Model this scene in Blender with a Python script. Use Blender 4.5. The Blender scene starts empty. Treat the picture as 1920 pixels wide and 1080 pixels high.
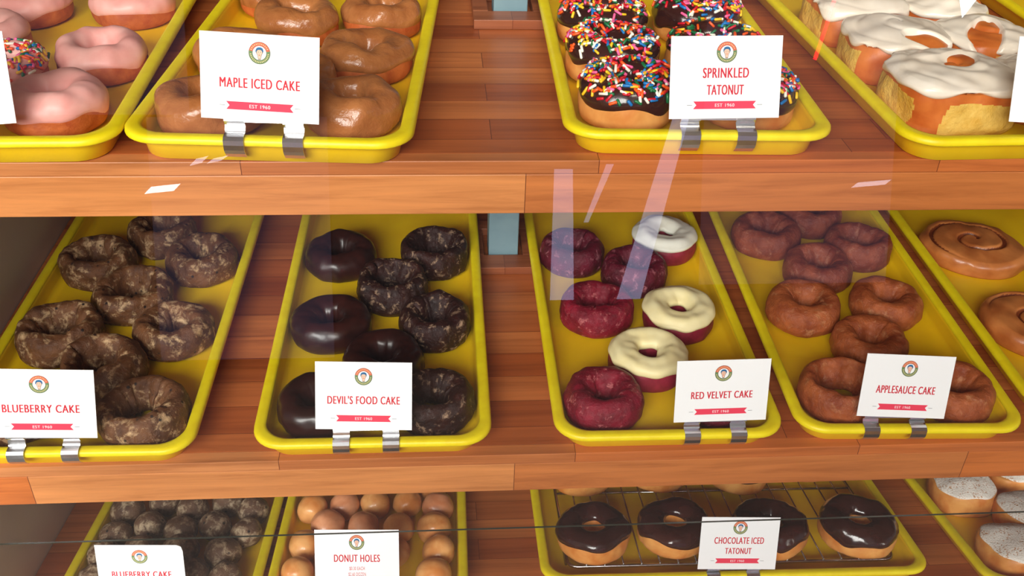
import bpy, bmesh, math, random
import numpy as np
from mathutils import Matrix, Vector

# ------------------------------------------------------------------ scene, camera, light
SC = bpy.context.scene
COL = SC.collection
vs = SC.view_settings
vs.view_transform = 'Standard'
vs.look = 'None'
vs.gamma = 1.0
vs.use_curve_mapping = False
vs.exposure = 0.0

FPX = 1847.586
CAM = (-0.04596, -0.70986, 0.35527)
PITCH, YAW, ROLL = 0.590861, 0.0897991, 0.0367118


def make_camera():
    cy, sy, cp, sp = math.cos(YAW), math.sin(YAW), math.cos(PITCH), math.sin(PITCH)
    f = Vector((sy * cp, cy * cp, -sp))
    r = Vector((cy, -sy, 0))
    u = r.cross(f)
    R = r * math.cos(ROLL) + u * math.sin(ROLL)
    U = -r * math.sin(ROLL) + u * math.cos(ROLL)
    cd = bpy.data.cameras.new('camera')
    cd.sensor_width = 36.0
    cd.lens = FPX * 36.0 / 1920.0
    cd.clip_start = 0.02
    co = bpy.data.objects.new('camera', cd)
    COL.objects.link(co)
    co.matrix_world = Matrix(((R.x, U.x, -f.x, CAM[0]), (R.y, U.y, -f.y, CAM[1]), (R.z, U.z, -f.z, CAM[2]), (0, 0, 0, 1)))
    SC.camera = co


make_camera()

world = bpy.data.worlds.new('world')
SC.world = world
world.use_nodes = True
world.node_tree.nodes['Background'].inputs[0].default_value = (0.80, 0.86, 1.0, 1)
world.node_tree.nodes['Background'].inputs[1].default_value = 0.26


def area(name, loc, target, sx, sy, power, col):
    l = bpy.data.lights.new(name, 'AREA')
    l.shape = 'RECTANGLE'
    l.size, l.size_y, l.energy, l.color = sx, sy, power, col
    o = bpy.data.objects.new(name, l)
    COL.objects.link(o)
    o.location = loc
    d = Vector(target) - Vector(loc)
    o.rotation_euler = d.to_track_quat('-Z', 'Y').to_euler()
    return o


area('window_light', (-1.0, -2.7, 1.38), (0, 0.1, -0.25), 2.2, 1.1, 165, (1.0, 0.97, 0.93))
area('side_window_light', (-2.5, -1.9, 0.42), (0, 0.2, -0.35), 1.3, 1.5, 80, (1.0, 0.97, 0.93))  # added fill lamp, brightens the tray floors of the middle shelf
area('far_window_light', (2.7, -1.9, 0.45), (0, 0.2, -0.35), 1.2, 1.4, 76, (1.0, 0.95, 0.88))  # added fill from the other side, for the left case wall and dark parts
area('ceiling_light', (0.35, -1.15, 1.75), (0.05, 0.1, -0.15), 0.9, 0.5, 48, (1.0, 0.90, 0.76))

# ------------------------------------------------------------------ materials


def lin(c):
    return tuple((x / 12.92 if x <= 0.04045 else ((x + 0.055) / 1.055) ** 2.4) for x in (v / 255.0 for v in c)) + (1.0,)


class NT:
    def __init__(s, name):
        s.m = bpy.data.materials.new(name)
        s.m.use_nodes = True
        s.t = s.m.node_tree
        s.b = s.t.nodes['Principled BSDF']
        s.out = s.t.nodes['Material Output']

    def n(s, kind, **kw):
        x = s.t.nodes.new(kind)
        for k, v in kw.items():
            setattr(x, k, v)
        return x

    def link(s, a, b):
        s.t.links.new(a, b)

    def coord(s, scale=(1, 1, 1), rnd=False):
        tc = s.n('ShaderNodeTexCoord')
        mp = s.n('ShaderNodeMapping')
        mp.inputs['Scale'].default_value = scale
        s.link(tc.outputs['Object'], mp.inputs['Vector'])
        if rnd:
            oi = s.n('ShaderNodeObjectInfo')
            mu = s.n('ShaderNodeMath', operation='MULTIPLY')
            mu.inputs[1].default_value = 37.0
            s.link(oi.outputs['Random'], mu.inputs[0])
            cb = s.n('ShaderNodeCombineXYZ')
            for k in range(3):
                s.link(mu.outputs[0], cb.inputs[k])
            s.link(cb.outputs[0], mp.inputs['Location'])
        return mp.outputs[0]

    def noise(s, vec, scale, detail=4, rough=0.55, dist=0.0):
        x = s.n('ShaderNodeTexNoise')
        x.inputs['Scale'].default_value = scale
        x.inputs['Detail'].default_value = detail
        x.inputs['Roughness'].default_value = rough
        x.inputs['Distortion'].default_value = dist
        s.link(vec, x.inputs['Vector'])
        return x.outputs['Fac']

    def ramp(s, fac, stops):
        x = s.n('ShaderNodeValToRGB')
        e = x.color_ramp.elements
        e[0].position, e[0].color = stops[0]
        e[1].position, e[1].color = stops[-1]
        for p, c in stops[1:-1]:
            k = e.new(p)
            k.color = c
        s.link(fac, x.inputs['Fac'])
        return x.outputs['Color']

    def mix(s, fac, a, b, blend='MIX'):
        x = s.n('ShaderNodeMix', data_type='RGBA', blend_type=blend)
        for i, v in ((0, fac), (6, a), (7, b)):
            if hasattr(v, 'is_linked') or hasattr(v, 'links'):
                s.link(v, x.inputs[i])
            else:
                x.inputs[i].default_value = v
        return x.outputs[2]

    def bump(s, h, strength, dist=0.001):
        x = s.n('ShaderNodeBump')
        x.inputs['Strength'].default_value = strength
        x.inputs['Distance'].default_value = dist
        s.link(h, x.inputs['Height'])
        s.link(x.outputs[0], s.b.inputs['Normal'])

    def set(s, color=None, rough=0.5, metal=0.0, spec=0.5, coat=0.0, coat_rough=0.1):
        if color is not None:
            if hasattr(color, 'links'):
                s.link(color, s.b.inputs['Base Color'])
            else:
                s.b.inputs['Base Color'].default_value = color
        s.b.inputs['Roughness'].default_value = rough
        s.b.inputs['Metallic'].default_value = metal
        s.b.inputs['Specular IOR Level'].default_value = spec
        s.b.inputs['Coat Weight'].default_value = coat
        s.b.inputs['Coat Roughness'].default_value = coat_rough
        return s.m


def plain(name, c, rough=0.5, metal=0.0, spec=0.5, coat=0.0):
    return NT(name).set(lin(c), rough, metal, spec, coat)


def mat_crust(name, dark, base, flake, lo=0.53, hi=0.66, fscale=150, rough=0.45, flake_amt=1.0, spots=None):
    """fried cake with a dried glaze that has cracked into pale flakes"""
    t = NT(name)
    v = t.coord(rnd=True)
    big = t.noise(v, 45, 3, 0.6)
    col = t.mix(t.ramp(big, [(0.32, (0, 0, 0, 1)), (0.68, (1, 1, 1, 1))]), lin(dark), lin(base))
    n1 = t.noise(v, fscale, 6, 0.70, 0.35)
    fm = t.ramp(n1, [(lo, (0, 0, 0, 1)), (hi, (flake_amt,) * 3 + (1,))])
    col = t.mix(fm, col, lin(flake))
    if spots:
        sp = t.n('ShaderNodeTexVoronoi')
        sp.inputs['Scale'].default_value = 75
        t.link(v, sp.inputs['Vector'])
        sm = t.ramp(sp.outputs['Distance'], [(0.09, (1, 1, 1, 1)), (0.16, (0, 0, 0, 1))])
        col = t.mix(sm, col, lin(spots))
    t.bump(t.noise(v, 190, 6, 0.70, 0.5), 0.9, 0.0020)
    return t.set(col, rough, spec=0.4)


def mat_soft(name, a, b, scale=60, rough=0.4, coat=0.0, bump=0.25, bscale=120, lo=0.35, hi=0.65, bdist=0.001):
    t = NT(name)
    v = t.coord(rnd=True)
    col = t.mix(t.ramp(t.noise(v, scale, 4, 0.55, 0.3), [(lo, (0, 0, 0, 1)), (hi, (1, 1, 1, 1))]), lin(a), lin(b))
    t.bump(t.noise(v, bscale, 4, 0.6), bump, bdist)
    return t.set(col, rough, coat=coat)


def mat_wood(name, axes, row, width, c1, c2, grain=(2.5, 60, 60), mortar=0.00035, off=(0, 0, 0)):
    t = NT(name)
    tc = t.n('ShaderNodeTexCoord')
    sep = t.n('ShaderNodeSeparateXYZ')
    t.link(tc.outputs['Object'], sep.inputs[0])
    cb = t.n('ShaderNodeCombineXYZ')
    t.link(sep.outputs[0], cb.inputs[0])
    t.link(sep.outputs[1 if axes == 'xy' else 2], cb.inputs[1])
    mp = t.n('ShaderNodeMapping')
    mp.inputs['Location'].default_value = off
    t.link(cb.outputs[0], mp.inputs['Vector'])
    br = t.n('ShaderNodeTexBrick', offset=0.37 if axes == 'xy' else 0.0, offset_frequency=2, squash=1.4 if axes == 'xy' else 1.0, squash_frequency=3)
    br.inputs['Scale'].default_value = 1.0
    br.inputs['Mortar Size'].default_value = mortar
    br.inputs['Mortar Smooth'].default_value = 0.2
    br.inputs['Brick Width'].default_value = width
    br.inputs['Row Height'].default_value = row
    br.inputs['Color1'].default_value = (0, 0, 0, 1)
    br.inputs['Color2'].default_value = (1, 1, 1, 1)
    br.inputs['Mortar'].default_value = (0.5, 0.5, 0.5, 1)
    t.link(mp.outputs[0], br.inputs['Vector'])
    base = t.mix(br.outputs['Color'], lin(c1), lin(c2))
    g = t.n('ShaderNodeMapping')
    g.inputs['Scale'].default_value = grain
    # each block carries its own grain
    add = t.n('ShaderNodeVectorMath', operation='ADD')
    t.link(tc.outputs['Object'], add.inputs[0])
    t.link(br.outputs['Color'], add.inputs[1])
    t.link(add.outputs[0], g.inputs['Vector'])
    n1 = t.noise(g.outputs[0], 1.6, 6, 0.65, 0.6)
    col = t.mix(1.0, base, t.ramp(n1, [(0.28, (0.66, 0.58, 0.52, 1)), (0.52, (0.98, 0.97, 0.96, 1)), (0.75, (1.14, 1.13, 1.10, 1))]), 'MULTIPLY')
    n2 = t.noise(g.outputs[0], 0.35, 3, 0.5, 0.2)
    col = t.mix(1.0, col, t.ramp(n2, [(0.3, (0.72, 0.66, 0.62, 1)), (0.6, (1.04, 1.03, 1.02, 1))]), 'MULTIPLY')
    col = t.mix(br.outputs['Fac'], col, lin((104, 48, 22)))
    t.bump(n1, 0.12, 0.0008)
    return t.set(col, 0.38, spec=0.45)


M = {}
M['board'] = mat_wood('butcher_block', 'xy', 0.040, 0.34, (168, 84, 38), (208, 126, 68))
M['strip'] = mat_wood('edge_strip_wood', 'xz', 0.5, 0.285, (198, 108, 50), (236, 172, 112), off=(0.20, 0.25, 0))
M['rail'] = mat_wood('rail_wood', 'xz', 0.5, 0.46, (202, 110, 46), (234, 170, 108), off=(-0.026, 0.25, 0), grain=(3.5, 60, 60))
M['trimwood'] = mat_wood('post_trim_wood', 'xy', 0.3, 0.16, (150, 84, 52), (176, 108, 72), mortar=0.0003)
M['pan'] = mat_soft('yellow_pan', (248, 206, 18), (242, 196, 12), 20, 0.42, bump=0.05, bscale=300)


def mat_rim():
    t = NT('yellow_rim')
    v = t.coord(rnd=True)
    col = t.mix(t.ramp(t.noise(v, 60, 4), [(0.35, (0, 0, 0, 1)), (0.65, (1, 1, 1, 1))]), lin((250, 230, 22)), lin((242, 216, 14)))
    col = t.mix(t.ramp(t.noise(v, 170, 5, 0.7), [(0.69, (0, 0, 0, 1)), (0.76, (0.7, 0.7, 0.7, 1))]), col, lin((120, 92, 24)))
    t.bump(t.noise(v, 260, 4, 0.6), 0.14, 0.001)
    return t.set(col, 0.42)


M['rim'] = mat_rim()
M['post'] = mat_soft('painted_post', (128, 158, 168), (118, 148, 160), 30, 0.5, bump=0.08)
M['case_wall'] = mat_soft('case_side', (236, 238, 238), (224, 226, 226), 8, 0.6, bump=0.03)
M['case_back'] = plain('case_back', (96, 66, 48), 0.6)
M['case_top'] = plain('case_top', (150, 120, 95), 0.6)
M['chrome'] = plain('chrome', (228, 228, 230), 0.26, 1.0)
M['wire'] = plain('wire_chrome', (190, 190, 190), 0.22, 1.0)
M['paper'] = plain('card_white', (250, 251, 252), 0.55, spec=0.3)
M['ink'] = plain('red_ink', (208, 42, 58), 0.6, spec=0.2)
M['ribbon'] = plain('ribbon_red', (236, 66, 92), 0.6, spec=0.2)
M['white_ink'] = plain('white_ink', (252, 226, 230), 0.6, spec=0.2)
M['grey_ink'] = plain('grey_ink', (110, 110, 112), 0.6, spec=0.2)
M['em_red'] = plain('emblem_red', (222, 104, 78), 0.6, spec=0.2)
M['em_green'] = plain('emblem_green', (108, 138, 92), 0.6, spec=0.2)
M['em_line'] = plain('emblem_line', (96, 84, 66), 0.6, spec=0.2)
M['em_blue'] = plain('emblem_blue', (44, 108, 158), 0.6, spec=0.2)
M['em_skin'] = plain('emblem_skin', (240, 196, 172), 0.6, spec=0.2)
M['em_cream'] = plain('emblem_cream', (236, 206, 150), 0.6, spec=0.2)
M['blueberry'] = mat_crust('blueberry_cake', (74, 42, 24), (122, 78, 46), (214, 178, 134), 0.52, 0.68, 80, spots=(38, 26, 24))
M['bbhole'] = mat_crust('blueberry_hole_cake', (82, 56, 42), (122, 90, 66), (206, 184, 152), 0.49, 0.68, 90, spots=(34, 24, 24))
M['devil'] = mat_crust('devils_food_cake', (34, 14, 12), (58, 26, 20), (178, 146, 118), 0.55, 0.68, 95, rough=0.4)
M['devil_smooth'] = mat_soft('devils_food_iced', (36, 14, 12), (54, 22, 18), 50, 0.33, coat=0.15, bump=0.35, bscale=60)
M['velvet'] = mat_crust('red_velvet_cake', (100, 6, 26), (150, 22, 48), (230, 136, 136), 0.58, 0.70, 100, rough=0.42, flake_amt=0.75)
M['velvet_dull'] = mat_crust('red_velvet_cake_frosty', (72, 6, 24), (112, 20, 44), (210, 130, 142), 0.55, 0.70, 95, rough=0.45, flake_amt=0.8)
M['velvet_plain'] = mat_soft('red_velvet_crumb', (120, 14, 38), (150, 30, 56), 80, 0.55, bump=0.5, bscale=220)
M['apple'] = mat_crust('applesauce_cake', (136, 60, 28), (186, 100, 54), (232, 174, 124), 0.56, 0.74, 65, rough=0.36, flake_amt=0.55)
M['apple_dark'] = mat_crust('applesauce_cake_dark', (112, 44, 28), (156, 78, 50), (216, 156, 124), 0.56, 0.74, 70, rough=0.36, flake_amt=0.5)  # back row copy, with shade and purple veil put into its colour
M['cakebase'] = mat_soft('plain_cake', (170, 74, 26), (200, 106, 46), 60, 0.6, bump=0.6, bscale=240)
M['dough'] = mat_soft('raised_dough', (206, 122, 50), (234, 168, 92), 34, 0.45, bump=0.15, bscale=90)
M['pinkice'] = mat_soft('strawberry_icing', (236, 160, 150), (244, 182, 172), 40, 0.45, coat=0.0, bump=0.2, bscale=70)
M['maple'] = mat_soft('maple_icing', (158, 94, 50), (182, 116, 66), 40, 0.27, coat=0.25, bump=0.8, bscale=80, bdist=0.0022)
M['choc'] = mat_soft('chocolate_icing', (46, 20, 18), (62, 30, 26), 40, 0.20, coat=0.3, bump=0.18, bscale=55)
M['cream'] = mat_soft('cream_cheese_icing', (252, 240, 188), (250, 234, 174), 40, 0.5, bump=0.2, bscale=150)
M['cream_white'] = mat_soft('white_cream_icing', (240, 240, 228), (234, 232, 216), 40, 0.5, bump=0.2, bscale=150)
M['glaze_white'] = mat_soft('white_icing', (246, 236, 222), (238, 224, 206), 30, 0.26, coat=0.25, bump=0.15, bscale=60)
M['rollcrust'] = mat_soft('roll_crust', (190, 92, 36), (216, 124, 56), 40, 0.38, bump=0.25, bscale=120)
M['rollcrumb'] = mat_soft('roll_crumb', (216, 168, 62), (234, 196, 98), 70, 0.7, bump=1.0, bscale=170, bdist=0.002)
M['twirl'] = mat_soft('cinnamon_twirl', (170, 94, 44), (202, 126, 66), 30, 0.36, coat=0.1, bump=0.4, bscale=80)
M['twirl_dark'] = mat_soft('cinnamon_filling', (104, 44, 18), (138, 66, 30), 60, 0.4, bump=0.3)
M['plainhole'] = mat_soft('glazed_hole', (216, 134, 66), (240, 176, 108), 40, 0.34, coat=0.2, bump=0.3, bscale=110)
M['pinkhole'] = mat_soft('glazed_hole_pale', (206, 128, 84), (232, 164, 120), 40, 0.34, coat=0.2, bump=0.3, bscale=110)
SPRK = [plain('sprinkle_' + n, c, 0.35) for n, c in (('red', (206, 20, 40)), ('orange', (248, 92, 24)), ('yellow', (252, 200, 36)), ('green', (20, 110, 62)), ('blue', (24, 118, 190)), ('white', (252, 248, 232)), ('pink', (248, 104, 160)))]


def mat_sugar():
    t = NT('powdered_sugar')
    v = t.coord(rnd=True)
    n1 = t.noise(v, 420, 3, 0.7)
    n2 = t.noise(v, 90, 3, 0.6)
    a = t.n('ShaderNodeMath', operation='ADD')
    t.link(n1, a.inputs[0])
    m = t.n('ShaderNodeMath', operation='MULTIPLY')
    m.inputs[1].default_value = 0.55
    t.link(n2, m.inputs[0])
    t.link(m.outputs[0], a.inputs[1])
    col = t.mix(t.ramp(a.outputs[0], [(0.60, (0, 0, 0, 1)), (0.72, (1, 1, 1, 1))]), lin((196, 140, 92)), lin((250, 244, 234)))
    t.bump(n1, 0.9, 0.0015)
    return t.set(col, 0.85, spec=0.1)


M['sugar'] = mat_sugar()


def mat_glass():
    t = NT('clear_glass')
    t.t.nodes.remove(t.b)
    tr = t.n('ShaderNodeBsdfTransparent')
    tr.inputs[0].default_value = (0.97, 0.985, 0.975, 1)
    gl = t.n('ShaderNodeBsdfGlossy')
    gl.inputs['Roughness'].default_value = 0.0
    fr = t.n('ShaderNodeFresnel')
    fr.inputs['IOR'].default_value = 1.5
    dbl = t.n('ShaderNodeMath', operation='MULTIPLY')   # the two faces of the sheet
    dbl.inputs[1].default_value = 1.9
    t.link(fr.outputs[0], dbl.inputs[0])
    mx = t.n('ShaderNodeMixShader')
    t.link(dbl.outputs[0], mx.inputs[0])
    t.link(tr.outputs[0], mx.inputs[1])
    t.link(gl.outputs[0], mx.inputs[2])
    t.link(mx.outputs[0], t.out.inputs['Surface'])
    return t.m


def mat_clear():
    t = NT('glass_inner_face')
    t.t.nodes.remove(t.b)
    tr = t.n('ShaderNodeBsdfTransparent')
    tr.inputs[0].default_value = (1, 1, 1, 1)
    t.link(tr.outputs[0], t.out.inputs['Surface'])
    return t.m


def emis(name, c, s):
    t = NT(name)
    t.t.nodes.remove(t.b)
    e = t.n('ShaderNodeEmission')
    e.inputs[0].default_value = lin(c)
    e.inputs[1].default_value = s
    t.link(e.outputs[0], t.out.inputs['Surface'])
    return t.m


M['glass'] = mat_glass()
M['glass_inner'] = mat_clear()
M['glass_edge'] = plain('glass_edge', (64, 68, 62), 0.3)
M['room_floor'] = mat_soft('room_floor', (96, 88, 82), (84, 78, 74), 6, 0.5)
M['room_wall'] = plain('room_wall', (92, 88, 92), 0.8)
M['daylight'] = emis('window_daylight', (205, 212, 255), 3.2)  # glow of the added panels that make streaks on the glass
M['daylight_dim'] = emis('window_daylight_shaded', (205, 196, 235), 0.42)  # dim glow of the added panels that lay haze over the glass
M['neon'] = emis('neon_red', (255, 0, 26), 70.0)
M['daylight_mid'] = emis('window_daylight_mid', (226, 232, 255), 6)  # glow of the small added panels behind the glints
M['daylight_strong'] = emis('window_daylight_bright', (226, 246, 255), 14)  # strongest glow, for added panels mirrored as near white spots

# ------------------------------------------------------------------ object helpers


def tag(o, label=None, cat=None, group=None, kind=None):
    if label:
        o['label'] = label
    if cat:
        o['category'] = cat
    if group:
        o['group'] = group
    if kind:
        o['kind'] = kind
    return o


def mesh_obj(name, verts, faces, mats, parent=None, smooth=True, fmat=None):
    me = bpy.data.meshes.new(name)
    me.from_pydata([tuple(map(float, v)) for v in verts], [], faces)
    for m in (mats if isinstance(mats, (list, tuple)) else [mats]):
        me.materials.append(m)
    if smooth:
        me.polygons.foreach_set('use_smooth', [True] * len(me.polygons))
    if fmat is not None:
        me.polygons.foreach_set('material_index', fmat)
    me.update()
    o = bpy.data.objects.new(name, me)
    COL.objects.link(o)
    if parent:
        o.parent = parent
    return o


def empty(name, mat):
    o = bpy.data.objects.new(name, None)
    o.empty_display_size = 0.02
    COL.objects.link(o)
    o.matrix_world = mat
    return o


def box_mesh(lo, hi):
    x0, y0, z0 = lo
    x1, y1, z1 = hi
    v = [(x0, y0, z0), (x1, y0, z0), (x1, y1, z0), (x0, y1, z0), (x0, y0, z1), (x1, y0, z1), (x1, y1, z1), (x0, y1, z1)]
    f = [(0, 3, 2, 1), (4, 5, 6, 7), (0, 1, 5, 4), (1, 2, 6, 5), (2, 3, 7, 6), (3, 0, 4, 7)]
    return v, f


def box(name, lo, hi, mat, parent=None, bevel=0.0):
    v, f = box_mesh(lo, hi)
    o = mesh_obj(name, v, f, mat, parent, smooth=False)
    if bevel:
        bm = bmesh.new()
        bm.from_mesh(o.data)
        bmesh.ops.bevel(bm, geom=bm.edges[:], offset=bevel, segments=2, profile=0.5, affect='EDGES')
        bm.to_mesh(o.data)
        bm.free()
    return o


def grid_faces(n, m, wrap_n=True, wrap_m=True):
    f = []
    for i in range(n if wrap_n else n - 1):
        i2 = (i + 1) % n
        for j in range(m if wrap_m else m - 1):
            j2 = (j + 1) % m
            f.append((i * m + j, i2 * m + j, i2 * m + j2, i * m + j2))
    return f


# ------------------------------------------------------------------ shelves: where things stand
Z2, Y2, Z3, Y3, T3 = -0.31028, -0.01098, -0.57631, -0.00790, -0.19322
TILT3 = math.atan(T3)


def on(sh, x, y, dz=0.0, rot=0.0):
    """standing on shelf 1, 2 or 3 (the lowest leans down towards its back) at x, y, dz above the board"""
    if sh == 3:
        return Matrix.Translation((x, y, Z3 + T3 * (y - Y3))) @ Matrix.Rotation(TILT3, 4, 'X') @ Matrix.Translation((0, 0, dz)) @ Matrix.Rotation(rot, 4, 'Z')
    return Matrix.Translation((x, y, (0 if sh == 1 else Z2) + dz)) @ Matrix.Rotation(rot, 4, 'Z')


# ------------------------------------------------------------------ noise


class Waves:
    """smooth random field: a sum of sine waves"""

    def __init__(s, seed, scale, dim=3, n=7):
        r = np.random.RandomState(seed)
        d = r.normal(size=(n, dim))
        d /= np.linalg.norm(d, axis=1)[:, None]
        s.k = d * scale * r.uniform(0.6, 1.6, (n, 1))
        s.p = r.uniform(0, 6.28, n)
        s.n = n

    def __call__(s, P):
        return np.sin(P @ s.k.T + s.p).sum(-1) / math.sqrt(s.n / 2.0) * 0.7


def ring_noise(seed, th, fmax=5, lo=1):
    r = np.random.RandomState(seed)
    o = np.zeros_like(th)
    for k in range(lo, fmax + 1):
        o = o + r.normal() * np.cos(k * th + r.uniform(0, 6.28)) / math.sqrt(k)
    return o / math.sqrt(fmax)


# ------------------------------------------------------------------ donuts


class Donut:
    def __init__(s, D, H, hole, seed, hv=0.18, lump=0.0007, rv=0.018, cracks=0.0, wob=0.001, square=1.0, close=0.0):
        s.close = close
        s.R, s.H, s.h, s.seed = D / 2, H, hole, seed
        s.hv, s.lump, s.rv, s.cracks, s.wob, s.sq = hv, lump, rv, cracks, wob, square
        s.w1 = Waves(seed + 1, 170)
        s.w2 = Waves(seed + 2, 420, n=9)
        s.w3 = Waves(seed + 3, 60)
        s.oval = np.random.RandomState(seed).uniform(-0.025, 0.025)
        s.oph = np.random.RandomState(seed + 9).uniform(0, 6.28)

    def base(s, th, ph):
        R = s.R * (1 + s.rv * ring_noise(s.seed, th, 4, 2) + s.oval * np.cos(2 * th + s.oph))
        r = s.h * (1 + s.hv * ring_noise(s.seed + 5, th, 6, 1))
        r = np.clip(r, s.h * 0.45, s.h * 1.8)
        Rc, a = (R + r) / 2, (R - r) / 2
        c, sn = np.cos(ph), np.sin(ph)
        up = np.sign(sn) * np.abs(sn) ** np.where(sn < 0, 0.62, 0.88 * s.sq)
        cc = np.sign(c) * np.abs(c) ** 0.92
        rad = Rc + a * cc
        z = s.H * 0.44 + up * np.where(sn < 0, s.H * 0.44, s.H * 0.56)
        if s.cracks:   # the crust bursts in a star round the hole
            q = np.clip(np.sin((ph - 1.35)) * 1.2, 0, 1) * (ph < 4.3)
            st = np.abs(np.sin(2.5 * th + 3.0 * ring_noise(s.seed + 7, th, 4, 1)))
            z = z - s.cracks * q * (1 - st) ** 4 * s.H
            rad = rad + s.cracks * q * (1 - st) ** 2 * a * 0.6
        rad = rad - s.close * r * np.clip(-c, 0, 1) * np.clip(0.45 - sn, 0, 1) ** 0.7
        P = np.stack([rad * np.cos(th), rad * np.sin(th), z], -1)
        top = np.clip(sn + 0.35, 0, 1)
        P[..., 2] += top * s.wob * s.w3(P)
        return P

    def surf(s, th, ph, off=0.0):
        e = 2e-3
        P = s.base(th, ph)
        a = s.base(th + e, ph) - s.base(th - e, ph)
        b = s.base(th, ph + e) - s.base(th, ph - e)
        N = np.cross(a, b)
        N /= np.linalg.norm(N, axis=-1)[..., None] + 1e-12
        keep = np.clip((P[..., 2] - 0.001) / 0.004, 0, 1)
        d = s.lump * (s.w1(P) + 0.45 * s.w2(P)) * keep + off
        Q = P + N * np.asarray(d)[..., None]
        Q[..., 2] = np.maximum(Q[..., 2], 0.0)
        return Q, N

    def body(s, name, mats, parent=None, nt=96, npn=44):
        th, ph = np.meshgrid(np.arange(nt) * 2 * np.pi / nt, np.arange(npn) * 2 * np.pi / npn, indexing='ij')
        Q, _ = s.surf(th, ph)
        return mesh_obj(name, Q.reshape(-1, 3), grid_faces(nt, npn), mats, parent)

    def icing_edges(s, th, lo, hi, vlo, vhi, seed, f=7):
        return lo + vlo * ring_noise(seed, th, f, 1), hi + vhi * ring_noise(seed + 1, th, 5, 1)

    def icing(s, name, mats, parent, lo, hi, vlo, vhi, thick, seed, ripple=0.0, swirl=0.0, nt=120, ns=36, f=7):
        th, q = np.meshgrid(np.arange(nt) * 2 * np.pi / nt, np.linspace(0, 1, ns), indexing='ij')
        a, b = s.icing_edges(th, lo, hi, vlo, vhi, seed, f)
        ph = a + (b - a) * q
        e = np.minimum(q / 0.14, (1 - q) / 0.14).clip(0, 1)
        off = -0.0012 + (thick + 0.0012) * np.sqrt(1 - (1 - e) ** 2)
        if ripple:
            P = s.base(th, ph)
            off = off + ripple * np.clip(s.w1(P * 0.9), -0.6, 1.2) * e
        if swirl:
            off = off + swirl * np.sin(q * 16 + th * 1.0 + 0.6 * ring_noise(seed + 4, th, 3)) * e
        Q, _ = s.surf(th, ph, off)
        return mesh_obj(name, Q.reshape(-1, 3), grid_faces(nt, ns, True, False), mats, parent)

    def sprinkles(s, parent, count, lo, hi, thick, seed):
        r = np.random.RandomState(seed)
        V, F, FM = [], [], []
        k = 0
        while k < count:
            t, q = r.uniform(0, 6.283), r.uniform(lo, hi)
            w = (s.R * 0.62 + s.R * 0.36 * math.cos(q)) / s.R
            if r.uniform() > w:
                continue
            if q < lo + 0.35 and r.uniform() < 0.5:
                continue
            Q, N = s.surf(np.array([t]), np.array([q]), thick + 0.0010)
            p, nn = Q[0], N[0]
            u = r.normal(size=3)
            u -= nn * (u @ nn) * r.uniform(0.75, 1.0)
            u /= np.linalg.norm(u)
            v = np.cross(u, nn)
            v /= np.linalg.norm(v) + 1e-9
            w2 = np.cross(u, v)
            L, R0 = r.uniform(0.0060, 0.0090), r.uniform(0.00130, 0.00165)
            b0 = len(V)
            prof = [(-L / 2, 0.45), (-L / 2 + R0 * 0.5, 0.92), (L / 2 - R0 * 0.5, 0.92), (L / 2, 0.45)]
            for ax, rr in prof:
                for j in range(7):
                    an = j * 2 * math.pi / 7
                    V.append(p + u * ax + (v * math.cos(an) + w2 * math.sin(an)) * R0 * rr)
            c = r.choice(7, p=[.17, .16, .15, .12, .14, .15, .11])
            for i in range(3):
                for j in range(7):
                    j2 = (j + 1) % 7
                    F.append((b0 + i * 7 + j, b0 + i * 7 + j2, b0 + (i + 1) * 7 + j2, b0 + (i + 1) * 7 + j))
                    FM.append(c)
            F.append(tuple(b0 + j for j in range(6, -1, -1)))
            F.append(tuple(b0 + 21 + j for j in range(7)))
            FM += [c, c]
            k += 1
        return tag(mesh_obj('sprinkles', V, F, SPRK, parent, fmat=FM), 'rainbow sugar sprinkles', kind='stuff')


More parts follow.
